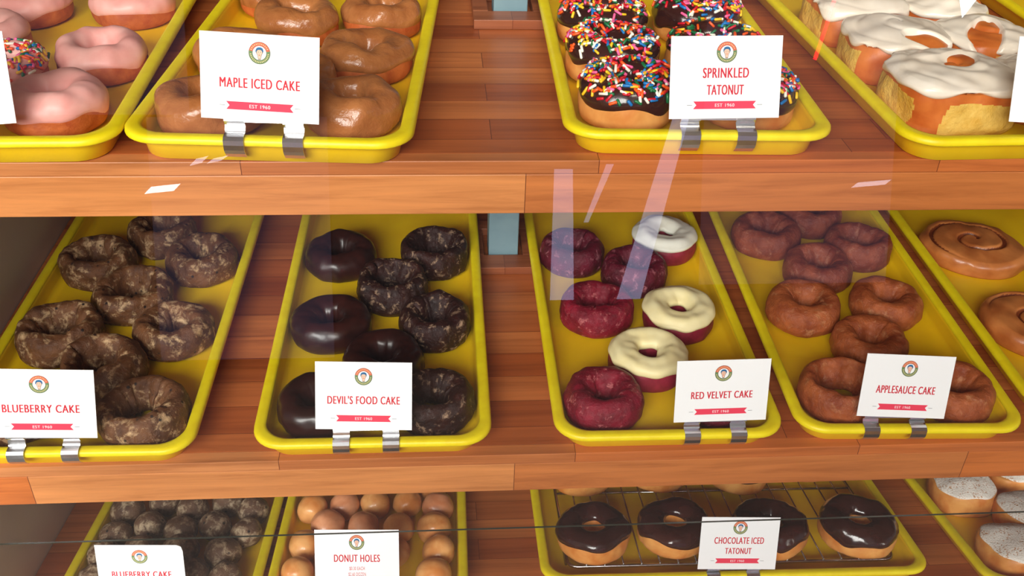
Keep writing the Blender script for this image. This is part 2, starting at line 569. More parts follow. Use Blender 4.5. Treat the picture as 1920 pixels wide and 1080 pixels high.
class Roll:
    """round or square pillow of dough described in polar rings: t 0..1 across the top, 1..2 down the side"""

    def __init__(s, D, H, n, seed, spiral=0.0, pitch=0.014, dome=0.18, lump=0.0012, edge=0.22, rot=0.0, width=0.10, sx=1.0):
        s.R, s.H, s.pw, s.seed, s.spiral, s.pitch, s.dome, s.lump, s.edge, s.rot, s.width, s.sx = D / 2, H, n, seed, spiral, pitch, dome, lump, edge, rot, width, sx
        s.w1 = Waves(seed + 1, 90)
        s.w2 = Waves(seed + 2, 260, n=9)

    def groove(s, rad, th):
        q = rad / s.pitch - th / (2 * math.pi)
        d = np.abs(q - np.round(q))
        return np.exp(-(d / s.width) ** 2) * np.clip((s.R * 0.93 - rad) / 0.004, 0, 1)

    def base(s, th, t):
        a = th - s.rot
        ro = s.R / ((np.abs(np.cos(a)) ** s.pw + np.abs(np.sin(a)) ** s.pw) ** (1.0 / s.pw))
        ro = ro * (1 + 0.02 * ring_noise(s.seed, th, 4, 2))
        tt = np.clip(t, 0, 1)
        dn = np.clip(t - 1, 0, 1)
        e = s.edge
        rad = ro * np.where(t < 1, tt * (1 - 0.10 * e * 2), (1 - 0.2 * e) + 0.2 * e * np.sin(np.clip(dn * 2.2, 0, 1) * math.pi / 2) - 0.10 * np.clip(dn - 0.6, 0, 1) ** 2 * 2)
        z = np.where(t < 1, s.H * (1 - s.dome * tt ** 2.4), s.H * (1 - s.dome) * (1 - dn ** 1.15))
        P = np.stack([rad * np.cos(th) * s.sx, rad * np.sin(th), z], -1)
        return P, rad

    def surf(s, th, t, off=0.0, groove=True):
        P, rad = s.base(th, t)
        e = 2e-3
        a = s.base(th + e, t)[0] - s.base(th - e, t)[0]
        b = s.base(th, np.minimum(t + e, 2))[0] - s.base(th, np.maximum(t - e, 0.0005))[0]
        N = np.cross(b, a)
        ln = np.linalg.norm(N, axis=-1)[..., None]
        N = np.where(ln > 1e-14, N / (ln + 1e-20), np.array([0, 0, 1.0]))
        top = np.clip((1.15 - t) / 0.2, 0, 1)
        d = s.lump * (s.w1(P) + 0.4 * s.w2(P)) * np.clip(P[..., 2] / 0.006, 0, 1) + off
        if s.spiral and groove:
            d = d - s.spiral * s.groove(rad, th) * top
        Q = P + N * np.asarray(d)[..., None]
        Q[..., 2] = np.maximum(Q[..., 2], 0)
        return Q, N, rad

    def mesh(s, name, mats, parent, fm=None, nt=128, n1=44, n2=14):
        ts = np.concatenate([np.linspace(0.01, 1, n1, endpoint=False), np.linspace(1, 2, n2)])
        th, t = np.meshgrid(np.arange(nt) * 2 * np.pi / nt, ts, indexing='ij')
        Q, _, rad = s.surf(th, t)
        m = len(ts)
        V = list(Q.reshape(-1, 3))
        F = [(f[3], f[2], f[1], f[0]) for f in grid_faces(nt, m, True, False)]
        cen = len(V)
        V.append(Q[:, 0].mean(0))
        V.append(Q[:, -1].mean(0))
        F += [(cen, i * m, ((i + 1) % nt) * m) for i in range(nt)]
        F += [(cen + 1, ((i + 1) % nt) * m + m - 1, i * m + m - 1) for i in range(nt)]
        FM = None
        if fm is not None:
            FM = [int(x) for x in fm(s, th, t, rad)[:, :m - 1].reshape(-1)] + [0] * (2 * nt)
        return mesh_obj(name, V, F, mats, parent, fmat=FM)

    def coat(s, name, mats, parent, tmax, var, thick, seed, holes=0.0, nt=128, ns=48, hscale=70, f=9, smooth=0.0):
        th, q = np.meshgrid(np.arange(nt) * 2 * np.pi / nt, np.linspace(0.01, 1, ns), indexing='ij')
        t = q * (tmax + var * ring_noise(seed, th, f, 1))
        e = np.clip((1 - q) / 0.10, 0, 1)
        off = -0.0014 + (thick + 0.0014) * np.sqrt(1 - (1 - e) ** 2)
        if holes:
            P = s.base(th, t)[0]
            w = Waves(seed + 3, hscale)(P)
            off = off - (thick + 0.004) * np.clip((w - holes) / 0.25, 0, 1)
        keep, s.spiral = s.spiral, s.spiral * (1 - smooth)
        Q, _, _ = s.surf(th, t, off, groove=True)
        s.spiral = keep
        V = list(Q.reshape(-1, 3))
        F = [(f[3], f[2], f[1], f[0]) for f in grid_faces(nt, ns, True, False)]
        V.append(Q[:, 0].mean(0))
        F += [(len(V) - 1, i * ns, ((i + 1) % nt) * ns) for i in range(nt)]
        return mesh_obj(name, V, F, mats, parent)


def blob(name, rad, seed, mats, lump=0.10, flat=0.90, nt=40, npn=24):
    th, ph = np.meshgrid(np.arange(nt) * 2 * np.pi / nt, np.linspace(-np.pi / 2, np.pi / 2, npn), indexing='ij')
    D = np.stack([np.cos(ph) * np.cos(th), np.cos(ph) * np.sin(th), np.sin(ph)], -1)
    w1, w2 = Waves(seed, 1.9, n=5), Waves(seed + 1, 6.5, n=9)
    k = 1 + lump * w1(D) * 0.7 + lump * 0.32 * w2(D)
    Q = D * (rad * k)[..., None] if False else D * rad * k[..., None]
    Q[..., 2] *= flat
    lo = -rad * 0.80
    Q[..., 2] = np.where(Q[..., 2] < lo, lo + (Q[..., 2] - lo) * 0.15, Q[..., 2]) - lo + rad * 0.02
    Q[..., 2] = np.maximum(Q[..., 2], 0)
    return mesh_obj(name, Q.reshape(-1, 3), grid_faces(nt, npn, True, False), mats)


# ------------------------------------------------------------------ the case: boards, walls, post, glass
XL, XR, YB = -0.5295, 1.02, 0.74
structure = lambda o: tag(o, kind='structure')
structure(box('wall_left', (XL - 0.02, -0.02, -1.02), (XL, YB + 0.02, 0.44), M['case_wall']))
structure(box('wall_back', (XL, YB, -1.02), (XR, YB + 0.02, 0.44), M['case_back']))
structure(box('wall_right', (XR, -0.02, -1.02), (XR + 0.02, YB + 0.02, 0.44), M['case_wall']))
structure(box('trim_1', (XL - 0.02, 0.02, 0.44), (XR + 0.02, YB + 0.02, 0.465), M['case_top']))  # unseen case top, put in so light enters from the front


def shelf(sh, label):
    r = empty('display_shelf', on(sh, 0, {1: 0, 2: Y2, 3: Y3}[sh]))
    tag(r, label, 'shelf', 'wooden shelves of the display case')
    x0, x1 = XL + 0.001, XR - 0.001
    box('board', (x0, 0.0148, -0.034), (x1, 0.715, 0.0), M['board'], r)
    box('edge_strip', (x0, 0.0, -0.0119), (x1, 0.0144, 0.0), M['strip'], r, 0.0007)
    box('front_rail', (x0, 0.0003, -0.0486), (x1, 0.0144, -0.0124), M['rail'], r, 0.0008)
    return r


shelf(1, 'topmost butcher block shelf, carrying the iced and sprinkled donuts')
shelf(2, 'middle butcher block shelf, carrying the plain glazed cake donuts')
shelf(3, 'lowest wooden shelf, carrying the donut holes and the wire rack')


def post(sh, top, label):
    r = empty('support_post', on(sh, 0.0361, 0.3425))
    tag(r, label, 'post')
    w = 0.0185
    box('post', (-w, 0.0, 0.0005), (w, 2 * w, top), M['post'], r, 0.0012)
    e = 0.0410 if sh == 1 else 0.0390
    tr = [(-e, -0.0345, e, -0.0045), (-e, -0.0045, -0.0245, 0.0600), (0.0245, -0.0045, e, 0.0600), (-e, 0.0600, e, 0.0810)]
    for k, (a, b, c, d) in enumerate(tr):
        box('base_trim', (a, b, 0.0004), (c, d, 0.0105), M['trimwood'], r, 0.0006)
    return r


post(1, 0.435, 'square pale blue post standing on the topmost shelf between the maple and sprinkled trays')
post(2, -Z2 - 0.036, 'square pale blue post on the middle shelf between the chocolate and red velvet trays')


def pane(name, z0, z1):
    a = math.radians(12)
    org = Vector((0, -0.05, 0))
    up = Vector((0, math.sin(a), math.cos(a)))
    n = Vector((0, -math.cos(a), math.sin(a)))
    V = []
    for dn in (0.0, -0.0015):
        for x, z in ((XL - 0.02, z0), (XR + 0.02, z0), (XR + 0.02, z1), (XL - 0.02, z1)):
            p = org + up * (z / math.cos(a)) + n * dn
            V.append((x, p.y, p.z))
    F = [(0, 1, 2, 3), (7, 6, 5, 4), (0, 4, 5, 1), (1, 5, 6, 2), (2, 6, 7, 3), (3, 7, 4, 0)]
    o = mesh_obj(name, V, F, [M['glass'], M['glass_inner'], M['glass_edge']], smooth=False, fmat=[0, 1, 2, 2, 2, 2])
    return structure(o)


pane('window_1', -0.2997, 0.46)
pane('window_2', -0.90, -0.3003)

# the shop behind the customer: dark floor and front wall with added glowing panels that the glass mirrors
FLZ = -1.02
structure(box('floor', (-3.0, -3.62, FLZ - 0.05), (3.6, YB + 0.02, FLZ), M['room_floor']))
structure(box('wall_front', (-3.0, -3.62, FLZ), (3.6, -3.52, 2.3), M['room_wall']))


def glow_panel(k, q, mat, y=-3.515):  # added glowing panel, outlined to suit its reflection in the glass
    V = [(x, y, z) for x, z in q] + [(x, y - 0.004, z) for x, z in q]
    structure(mesh_obj('window_%d' % k, V, [(0, 3, 2, 1), (4, 5, 6, 7), (0, 1, 5, 4), (1, 2, 6, 5), (2, 3, 7, 6), (3, 0, 4, 7)], mat, smooth=False))


glow_panel(3, [(0.44, -0.74), (0.545, -0.74), (0.535, -0.17), (0.455, -0.17)], M['daylight'])  # added only to throw a pale streak onto the glass
glow_panel(4, [(0.585, -0.40), (0.605, -0.40), (0.712, -0.15), (0.680, -0.15)], M['daylight'])
glow_panel(5, [(0.735, -0.74), (0.840, -0.74), (1.035, 0.05), (0.965, 0.05)], M['daylight'])
glow_panel(6, [(-1.235, -0.98), (-0.500, -0.98), (-0.500, 0.05), (-1.235, 0.05)], M['daylight_dim'])  # added only to veil part of the glass with haze
glow_panel(7, [(-1.9, 0.06), (-1.06, 0.06), (-1.06, 0.9), (-1.9, 0.9)], M['daylight_dim'])
glow_panel(8, [(1.10, -0.68), (1.95, -0.68), (1.95, 0.70), (1.10, 0.70)], M['daylight_dim'])
glow_panel(9, [(2.215, 0.47), (2.285, 0.56), (2.300, 0.80), (2.140, 0.80)], M['daylight_strong'])  # added only for a bright patch in the glass
for k, (cx, cz, w, h) in enumerate(((-1.03, -0.135, 0.050, 0.030), (-0.955, -0.130, 0.060, 0.022), (-1.185, -0.250, 0.120, 0.030), (1.855, -0.245, 0.150, 0.022))):  # small panels added only for glints in the glass
    glow_panel(10 + k, [(cx - w / 2 - 0.015, cz - h / 2), (cx + w / 2 - 0.015, cz - h / 2 + 0.012), (cx + w / 2 + 0.015, cz + h / 2 + 0.012), (cx - w / 2 + 0.015, cz + h / 2)], M['daylight_strong' if k == 2 else 'daylight_mid'], -3.508)


# ------------------------------------------------------------------ trays


def rrect(w, y0, y1, r, k=9):
    """rounded rectangle outline, anticlockwise, x -w..w and y y0..y1"""
    pts = []
    for cx, cy, a0 in ((w - r, y0 + r, -90), (w - r, y1 - r, 0), (-w + r, y1 - r, 90), (-w + r, y0 + r, 180)):
        for i in range(k):
            a = math.radians(a0 + 90 * i / (k - 1))
            pts.append((cx + r * math.cos(a), cy + r * math.sin(a)))
    return pts


RIMH = 0.0250


def loops(name, W, L, prof, mat, parent, rc=0.030, cap_first=False, cap_last=False):
    V, n = [], 0
    for inset, z in prof:
        ring = rrect(W / 2 - inset, inset, L - inset, max(rc - inset * 0.45, 0.006))
        n = len(ring)
        V += [(x, y, z) for x, y in ring]
    F = []
    for i in range(len(prof) - 1):
        for j in range(n):
            j2 = (j + 1) % n
            F.append((i * n + j, i * n + j2, (i + 1) * n + j2, (i + 1) * n + j))
    if cap_first:
        F.append(tuple(reversed(range(n))))
    if cap_last:
        b = (len(prof) - 1) * n
        F.append(tuple(range(b, b + n)))
    return mesh_obj(name, V, F, mat, parent)


def tray(sh, x, y, rot, W, label, L=0.660):
    yy = y + {1: 0, 2: Y2, 3: Y3}[sh]
    r = empty('bakery_tray', on(sh, x, yy, 0.0004, rot))
    tag(r, label, 'tray', 'yellow bakery trays')
    # pan: outer wall up, then inner wall down to the floor
    pan = [(0.0150, 0.0), (0.0128, 0.0010), (0.0108, 0.0150), (0.0098, 0.0190), (0.0100, 0.0225), (0.0114, 0.0215),
           (0.0122, 0.0180), (0.0138, 0.0080), (0.0152, 0.0052), (0.0190, 0.0036)]
    loops('pan', W, L, pan, M['pan'], r, cap_first=True, cap_last=True)
    rim = [(0.0102, 0.0188), (0.0060, 0.0186), (0.0012, 0.0184), (0.0002, 0.0194), (0.0, 0.0206), (0.0004, 0.0230), (0.0018, 0.0246), (0.0046, 0.0250),
           (0.0084, 0.0249), (0.0106, 0.0242), (0.0116, 0.0226), (0.0112, 0.0200), (0.0102, 0.0188)]
    loops('rim', W, L, rim, M['rim'], r)
    return r


TR = {}
for key, sh, x, y, a, W, lab in (
    ('pink', 1, -0.4037, -0.0153, 0.0161, 0.229, 'yellow tray of strawberry iced donuts at the end of the topmost shelf'),
    ('maple', 1, -0.1780, -0.0141, -0.0664, 0.2263, 'yellow tray of maple iced donuts behind the MAPLE ICED CAKE card'),
    ('spr', 1, 0.1669, -0.0047, -0.0272, 0.2218, 'yellow tray of sprinkled donuts behind the SPRINKLED TATONUT card'),
    ('cin', 1, 0.4459, -0.0147, 0.0309, 0.229, 'yellow tray of white iced cinnamon rolls on the topmost shelf'),
    ('next', 1, 0.7000, -0.0150, -0.0100, 0.229, 'yellow tray beyond the iced cinnamon rolls, only a strip of its rim showing'),
    ('blu', 2, -0.3941, -0.0087, -0.0129, 0.2362, 'yellow tray of blueberry cake donuts beside the case wall, middle shelf'),
    ('dev', 2, -0.1102, -0.0066, -0.0062, 0.2276, "yellow tray of dark chocolate donuts behind the DEVIL'S FOOD CAKE card"),
    ('red', 2, 0.1777, -0.0060, -0.0081, 0.2269, 'yellow tray of red donuts behind the RED VELVET CAKE card'),
    ('app', 2, 0.4199, -0.0059, -0.0314, 0.2325, 'yellow tray of reddish brown donuts behind the APPLESAUCE CAKE card'),
    ('twirl', 2, 0.6695, 0.0200, -0.0258, 0.229, 'yellow tray of flat cinnamon spirals on the middle shelf'),
    ('bh', 3, -0.3686, 0.0279, -0.0179, 0.2276, 'yellow tray of dark blueberry donut holes on the lowest shelf'),
    ('dh', 3, -0.1322, 0.0279, -0.0126, 0.2325, 'yellow tray of golden donut holes behind the DONUT HOLES card'),
    ('ch', 3, 0.3037, 0.0419, -0.0147, 0.4685, 'wide yellow tray with a wire rack of chocolate iced donuts'),
    ('pow', 3, 0.7071, 0.0150, 0.0121, 0.229, 'yellow tray of sugar dusted donuts on the lowest shelf'),
):
    TR[key] = (sh, x, y, a, W)
    tray(sh, x, y, a, W, lab)

FLOOR = 0.0040     # tray floor above the shelf board

# ------------------------------------------------------------------ the wire rack in the wide tray


def tube(path, rad, n=8, close=False):
    V, F = [], []
    P = [Vector(p) for p in path]
    m = len(P)
    for i, p in enumerate(P):
        d = ((P[(i + 1) % m] - P[i - 1]) if close else (P[min(i + 1, m - 1)] - P[max(i - 1, 0)])).normalized()
        a = d.orthogonal().normalized() if abs(d.z) > 0.9 else Vector((0, 0, 1)).cross(d).normalized()
        b = d.cross(a)
        for j in range(n):
            an = 2 * math.pi * j / n
            V.append(tuple(p + a * (rad * math.cos(an)) + b * (rad * math.sin(an))))
    for i in range(m if close else m - 1):
        i2 = (i + 1) % m
        for j in range(n):
            j2 = (j + 1) % n
            F.append((i * n + j, i * n + j2, i2 * n + j2, i2 * n + j))
    if not close:
        F.append(tuple(reversed(range(n))))
        F.append(tuple((m - 1) * n + j for j in range(n)))
    return V, F


def rack():
    sh, x, y, a, W = TR['ch']
    r = empty('cooling_rack', on(sh, x, y + Y3, 0.0, a))
    tag(r, 'chrome wire cooling rack lying in the wide tray under the chocolate iced donuts', 'wire rack')
    w, y0, y1, z = W / 2 - 0.034, 0.034, 0.626, 0.0165
    V, F = tube([(px, py, z) for px, py in rrect(w, y0, y1, 0.012, 5)], 0.0021, 8, True)
    mesh_obj('frame', V, F, M['wire'], r)
    first = None
    n = 17
    for i in range(n):
        px = -w + 2 * w * (i + 1) / (n + 1)
        if first is None:
            V, F = tube([(0, y0 - 0.001, z + 0.0030), (0, y1 + 0.001, z + 0.0030)], 0.0011, 6)
            first = o = mesh_obj('wire', V, F, M['wire'], r)
        else:
            o = first.copy()
            COL.objects.link(o)
            o.parent = r
        o.location = (px, 0, 0)
    for k, py in enumerate((y0 + 0.15, y0 + 0.30, y0 + 0.45)):
        V, F = tube([(-w, py, z), (w, py, z)], 0.0016, 6)
        mesh_obj('cross_bar', V, F, M['wire'], r)
    for px in (-w, w):
        for py in (y0 + 0.03, y1 - 0.03):
            V, F = tube([(px, py - 0.012, z), (px, py - 0.012, 0.0064), (px, py + 0.012, 0.0064), (px, py + 0.012, z)], 0.0018, 6)
            mesh_obj('foot', V, F, M['wire'], r)


rack()

# ------------------------------------------------------------------ cake donuts
SEED = [100]


def seed():
    SEED[0] += 17
    return SEED[0]


def cake(name, sh, x, y, D, H, hole, mat, label, group, tilt=(0, 0), lift=0.0, cracks=0.16, hv=0.22, lump=0.0008, rv=0.018, close=0.32):
    d = Donut(D * 0.985, H, hole * 1.32, seed(), hv=hv, lump=lump * 1.35, rv=rv, cracks=cracks * 0.6, close=close)
    o = d.body(name, mat)
    o.matrix_world = on(sh, x, y, FLOOR + 0.0003 + lift, random.Random(SEED[0]).uniform(0, 6.28)) if not any(tilt) else \
        on(sh, x, y, FLOOR + 0.0003 + lift) @ Matrix.Rotation(tilt[0], 4, 'X') @ Matrix.Rotation(tilt[1], 4, 'Y')
    return tag(o, label, 'donut', group)


g = 'blueberry cake donuts'
for x, y, D, hole, tx, ty, lift, lab in (
    (-0.3896, 0.3800, 0.085, 0.0135, 0, 0, 0, 'brown blueberry donut furthest back in its tray, cut off by the shelf above'),
    (-0.4489, 0.3120, 0.0865, 0.0145, 0, 0, 0, 'blueberry donut with pale flaked glaze, against the tray side nearest the case wall'),
    (-0.3285, 0.3165, 0.087, 0.0115, 0, 0, 0, 'purplish grey blueberry donut with a crumpled hole, far side of the tray'),
    (-0.3917, 0.2406, 0.089, 0.0155, 0, 0, 0, 'blueberry donut with a wide star shaped hole in the middle of its tray'),
    (-0.4508, 0.1698, 0.091, 0.0155, 0, 0, 0, 'split blueberry donut with a torn edge, above the BLUEBERRY CAKE card'),
    (-0.3328, 0.1728, 0.0850, 0.0105, 0, 0, 0, 'pale brown blueberry donut with a puckered hole, beside the tray rim, alone'),
    (-0.3872, 0.1060, 0.085, 0.0120, 0.09, 0, 0.0035, 'blueberry donut partly covered by the corner of the BLUEBERRY CAKE card'),
    (-0.3324, 0.0367, 0.0875, 0.0150, 0, 0, 0, 'blueberry donut in the front corner of its tray, right beside the card'),
    (-0.4531, 0.0490, 0.085, 0.0125, 0, 0, 0, 'blueberry donut almost wholly hidden behind the BLUEBERRY CAKE card'),
):
    cake('blueberry_donut', 2, x, y, D, 0.0365, hole, M['blueberry'], lab, g, (tx, ty), lift, cracks=0.22, lump=0.0010)

g = 'chocolate cake donuts'
for x, y, D, hole, m, lab in (
    (-0.1641, 0.3222, 0.0875, 0.0090, 'devil_smooth', 'smooth shiny chocolate donut in the back corner of its tray'),
    (-0.0501, 0.3240, 0.0850, 0.0170, 'devil', 'crusty chocolate donut with a wide hole, back row near the blue post'),
    (-0.0988, 0.2503, 0.0845, 0.0150, 'devil', 'flaky chocolate donut in the middle of its tray, second row'),
    (-0.1651, 0.1812, 0.0885, 0.0090, 'devil_smooth', 'smooth chocolate iced donut against the tray side, third row'),
    (-0.0500, 0.1797, 0.0830, 0.0110, 'devil', 'dark chocolate donut with a streaked hole, third row near the bare wood'),
    (-0.1048, 0.1120, 0.0870, 0.0100, 'devil_smooth', "glossy chocolate donut rising just above the DEVIL'S FOOD CAKE card"),
    (-0.1650, 0.0440, 0.0830, 0.0100, 'devil_smooth', "smooth purplish chocolate donut half behind the DEVIL'S FOOD CAKE card, front corner"),
    (-0.0520, 0.0450, 0.0815, 0.0130, 'devil', "grey flaked chocolate donut in the front corner beside the DEVIL'S FOOD CAKE card"),
):
    if m == 'devil':
        cake('chocolate_donut', 2, x, y, D, 0.0375, hole, M[m], lab, g, cracks=0.16, lump=0.0011)
    else:
        cake('chocolate_donut', 2, x, y, D, 0.0350, hole, M[m], lab, g, cracks=0.04, lump=0.0006, hv=0.3)

g = 'red velvet donuts'
for x, y, D, hole, m, cr, lab in (
    (0.1206, 0.3231, 0.0805, 0.0130, 'velvet_dull', 0.12, 'dark red donut furthest back in its tray beside the yellow tray side'),
    (0.1905, 0.2775, 0.0805, 0.0120, 'velvet_dull', 0.10, 'dull purplish red donut just in front of the white frosted one'),
    (0.2412, 0.3474, 0.0785, 0, 'white', 0, 'red donut with white frosting at the back of its tray'),
    (0.1334, 0.2000, 0.0840, 0.0115, 'velvet', 0.14, 'bright red glazed donut with a pinched hole, middle of its tray'),
    (0.2247, 0.1855, 0.0805, 0, 'cream', 0, 'cream frosted red donut further from the RED VELVET CAKE card'),
    (0.1752, 0.1053, 0.0820, 0, 'cream', 0, 'cream frosted red donut touching the top of the RED VELVET CAKE card'),
    (0.1188, 0.0428, 0.0815, 0.0095, 'velvet', 0.04, 'bright red ring donut with pink flakes in the front corner of its tray'),
    (0.2321, 0.0447, 0.0800, 0.0110, 'velvet_dull', 0.08, 'red donut hidden behind the RED VELVET CAKE card'),
):
    if hole:
        cake('red_velvet_donut', 2, x, y, D, 0.0365, hole, M[m], lab, g, cracks=cr, lump=0.0007)
    else:
        r = empty('frosted_red_velvet_donut', on(2, x, y, FLOOR + 0.0003, (x * 37) % 6.28))
        tag(r, lab, 'donut', g)
        d = Donut(D, 0.0330, 0.0125, seed(), hv=0.15, lump=0.0006)
        d.body('cake', M['velvet_plain'], r)
        d.icing('frosting', M['cream_white' if m == 'white' else 'cream'], r, 0.46, 2.74, 0.16, 0.10, 0.0050, seed(), swirl=0.0008, nt=150, ns=60, f=11)

g = 'applesauce cake donuts'
for x, y, D, hole, m, lab in (
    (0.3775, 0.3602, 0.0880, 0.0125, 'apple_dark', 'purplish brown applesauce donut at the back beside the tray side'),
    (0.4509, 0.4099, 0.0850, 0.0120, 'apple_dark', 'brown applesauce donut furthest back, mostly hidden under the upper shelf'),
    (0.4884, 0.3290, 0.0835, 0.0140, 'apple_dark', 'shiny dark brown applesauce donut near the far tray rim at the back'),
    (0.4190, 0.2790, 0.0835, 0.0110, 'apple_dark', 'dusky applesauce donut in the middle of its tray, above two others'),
    (0.3745, 0.1968, 0.0870, 0.0090, 'apple', 'plump applesauce donut with a nearly closed hole against the tray side'),
    (0.4745, 0.2030, 0.0850, 0.0095, 'apple', 'orange brown applesauce donut beside the far tray rim, middle row'),
    (0.4256, 0.1262, 0.0830, 0.0095, 'apple', 'applesauce donut rising just above the APPLESAUCE CAKE card'),
    (0.3640, 0.0470, 0.0830, 0.0185, 'apple', 'applesauce donut with yellow tray showing through its hole, front corner'),
    (0.4832, 0.0431, 0.0830, 0.0125, 'apple', 'applesauce donut peeking out past the far edge of the APPLESAUCE CAKE card'),
):
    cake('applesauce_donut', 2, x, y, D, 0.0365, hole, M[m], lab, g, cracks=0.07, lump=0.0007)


# ------------------------------------------------------------------ iced donuts


def iced(name, sh, x, y, D, H, hole, label, group, cake_mat, ice_mat, lo, hi=3.55, vlo=0.16, vhi=0.1, thick=0.0018, ripple=0.0, sprinkle=0, dz=0.0, tilt=(0, 0), hv=0.2, lift=0.0, rv=0.022):
    r = empty(name, on(sh, x, y, FLOOR + 0.0003 + dz + lift, (x * 53 + y * 31) % 6.28) if not any(tilt) else
              on(sh, x, y, FLOOR + 0.0003 + dz + lift) @ Matrix.Rotation(tilt[0], 4, 'X') @ Matrix.Rotation(tilt[1], 4, 'Y'))
    tag(r, label, 'donut', group)
    d = Donut(D - 0.003, H, hole * 1.12, seed(), hv=hv, lump=0.0007, rv=rv, cracks=0.0, wob=0.0016)
    d.body('dough', cake_mat, r)
    d.icing('icing', ice_mat, r, lo, hi, vlo, vhi, thick, seed(), ripple=ripple)
    if sprinkle:
        d.sprinkles(r, sprinkle, lo + (0.40 if lo < 0.15 else 0.22), 2.9, thick, seed())
    return r


g = 'strawberry iced donuts'
for x, y, D, lab, spr in (
    (-0.3560, 0.0640, 0.0860, 'pink iced donut in the front corner of its tray', 0),
    (-0.3465, 0.1710, 0.0825, 'pink iced donut beside the tray rim, behind the front corner one', 0),
    (-0.3554, 0.3180, 0.0860, 'pink iced donut behind two others by the tray rim, cut by the frame top', 0),
    (-0.4590, 0.3180, 0.0850, 'pink iced donut at the back corner, cut by the frame top', 0),
    (-0.4660, 0.2150, 0.0850, 'pink iced donut peeking in behind the rainbow sprinkled one', 0),
    (-0.4150, 0.1305, 0.0700, 'pink iced donut covered with rainbow sprinkles beside the white card', 260),
):
    iced('iced_donut', 1, x, y, D, 0.0330, 0.0125, lab, g, M['cakebase'], M['pinkice'], 0.02 if not spr else 0.2, 3.6, 0.20, 0.1, 0.0020, 0.00045, spr)

g = 'maple iced donuts'
for x, y, D, hole, lo, lab in (
    (-0.2300, 0.0600, 0.0860, 0.0120, -0.75, 'maple iced donut in the front corner, partly behind the MAPLE ICED CAKE card'),
    (-0.1160, 0.0555, 0.0780, 0.0120, -0.60, 'maple iced donut in the front row past the far edge of its card'),
    (-0.1094, 0.1700, 0.0870, 0.0125, 0.00, 'maple iced donut with its rough cake base showing, second row beside the rim'),
    (-0.1827, 0.2685, 0.0840, 0.0125, 0.00, 'maple iced donut in the middle of the back row showing'),
    (-0.0994, 0.2883, 0.0830, 0.0125, 0.00, 'maple iced donut in the back row nearest the bare wood'),
    (-0.2118, 0.3495, 0.0840, 0.0125, 0.00, 'maple iced donut in the back row by the strawberry tray'),
    (-0.2205, 0.1689, 0.0830, 0.0125, -0.10, 'maple iced donut showing above the top edge of the MAPLE ICED CAKE card'),
    (-0.1659, 0.1127, 0.0700, 0.0125, -0.10, 'maple iced donut squeezed behind the MAPLE ICED CAKE card'),
):
    iced('maple_donut', 1, x, y, D, 0.0330, hole, lab, g, M['cakebase'], M['maple'], lo, 3.6, 0.18, 0.1, 0.0020, 0.0011, hv=0.3, rv=0.03)

g = 'sprinkled raised donuts'
for x, y, D, n, lab in (
    (0.1175, 0.0738, 0.0880, 330, 'sprinkled chocolate donut in the front corner beside the SPRINKLED TATONUT card'),
    (0.1190, 0.1650, 0.0900, 320, 'sprinkled chocolate donut second from the front along the tray side'),
    (0.1232, 0.2619, 0.0930, 300, 'sprinkled chocolate donut third from the front along the tray side, behind two'),
    (0.2246, 0.2781, 0.0950, 300, 'sprinkled chocolate donut showing above the top edge of the SPRINKLED TATONUT card'),
    (0.2160, 0.1740, 0.0900, 120, 'sprinkled chocolate donut mostly hidden behind the SPRINKLED TATONUT card'),
    (0.2226, 0.0742, 0.0880, 330, 'sprinkled chocolate donut poking out past the far edge of the SPRINKLED TATONUT card'),
):
    iced('sprinkled_donut', 1, x, y, D, 0.0420, 0.0115, lab, g, M['dough'], M['choc'], 0.10, 2.95, 0.22, 0.1, 0.0018, 0.0003, n, rv=0.03)

g = 'chocolate iced raised donuts'
for x, y, D, lab in (
    (0.1385, 0.1020, 0.0930, 'chocolate iced donut at the rack end nearest the bare wood, front row'),
    (0.2385, 0.1055, 0.0910, 'chocolate iced donut in the front row just before the CHOCOLATE ICED TATONUT card'),
    (0.3560, 0.0985, 0.0940, 'chocolate iced donut partly behind the CHOCOLATE ICED TATONUT card'),
    (0.4680, 0.0985, 0.1000, 'chocolate iced donut at the end of the front row, beyond the CHOCOLATE ICED TATONUT card'),
    (0.1415, 0.2360, 0.0910, 'chocolate iced donut at the rack end of the second row, cut by the shelf edge'),
    (0.2486, 0.2380, 0.0870, 'chocolate iced donut second along in the second row, cut by the shelf edge'),
    (0.3541, 0.2290, 0.0880, 'chocolate iced donut third along in the second row, cut by the shelf edge'),
    (0.4560, 0.2480, 0.0780, 'pale donut at the far end of the second row, only bare dough showing'),
):
    iced('chocolate_iced_donut', 3, x, y, D, 0.0380, 0.0110, lab, g, M['dough'], M['choc'], 0.12 if D > 0.08 else 0.8, 2.75, 0.28, 0.1, 0.0018, 0.0005, 0, dz=0.0175, hv=0.12, rv=0.04)

# ------------------------------------------------------------------ cinnamon rolls


def torn(s, th, t, rad):
    P = s.base(th, t)[0]
    w = Waves(s.seed + 21, 55)(P)
    front = np.cos(th + 1.22) + 0.12 * w > 0.72
    side = np.cos(th - 2.9) + 0.18 * w > 0.70
    return (((t > 1.36 + 0.13 * w) & front) | ((t > 1.22 + 0.13 * w) & side)).astype(int)


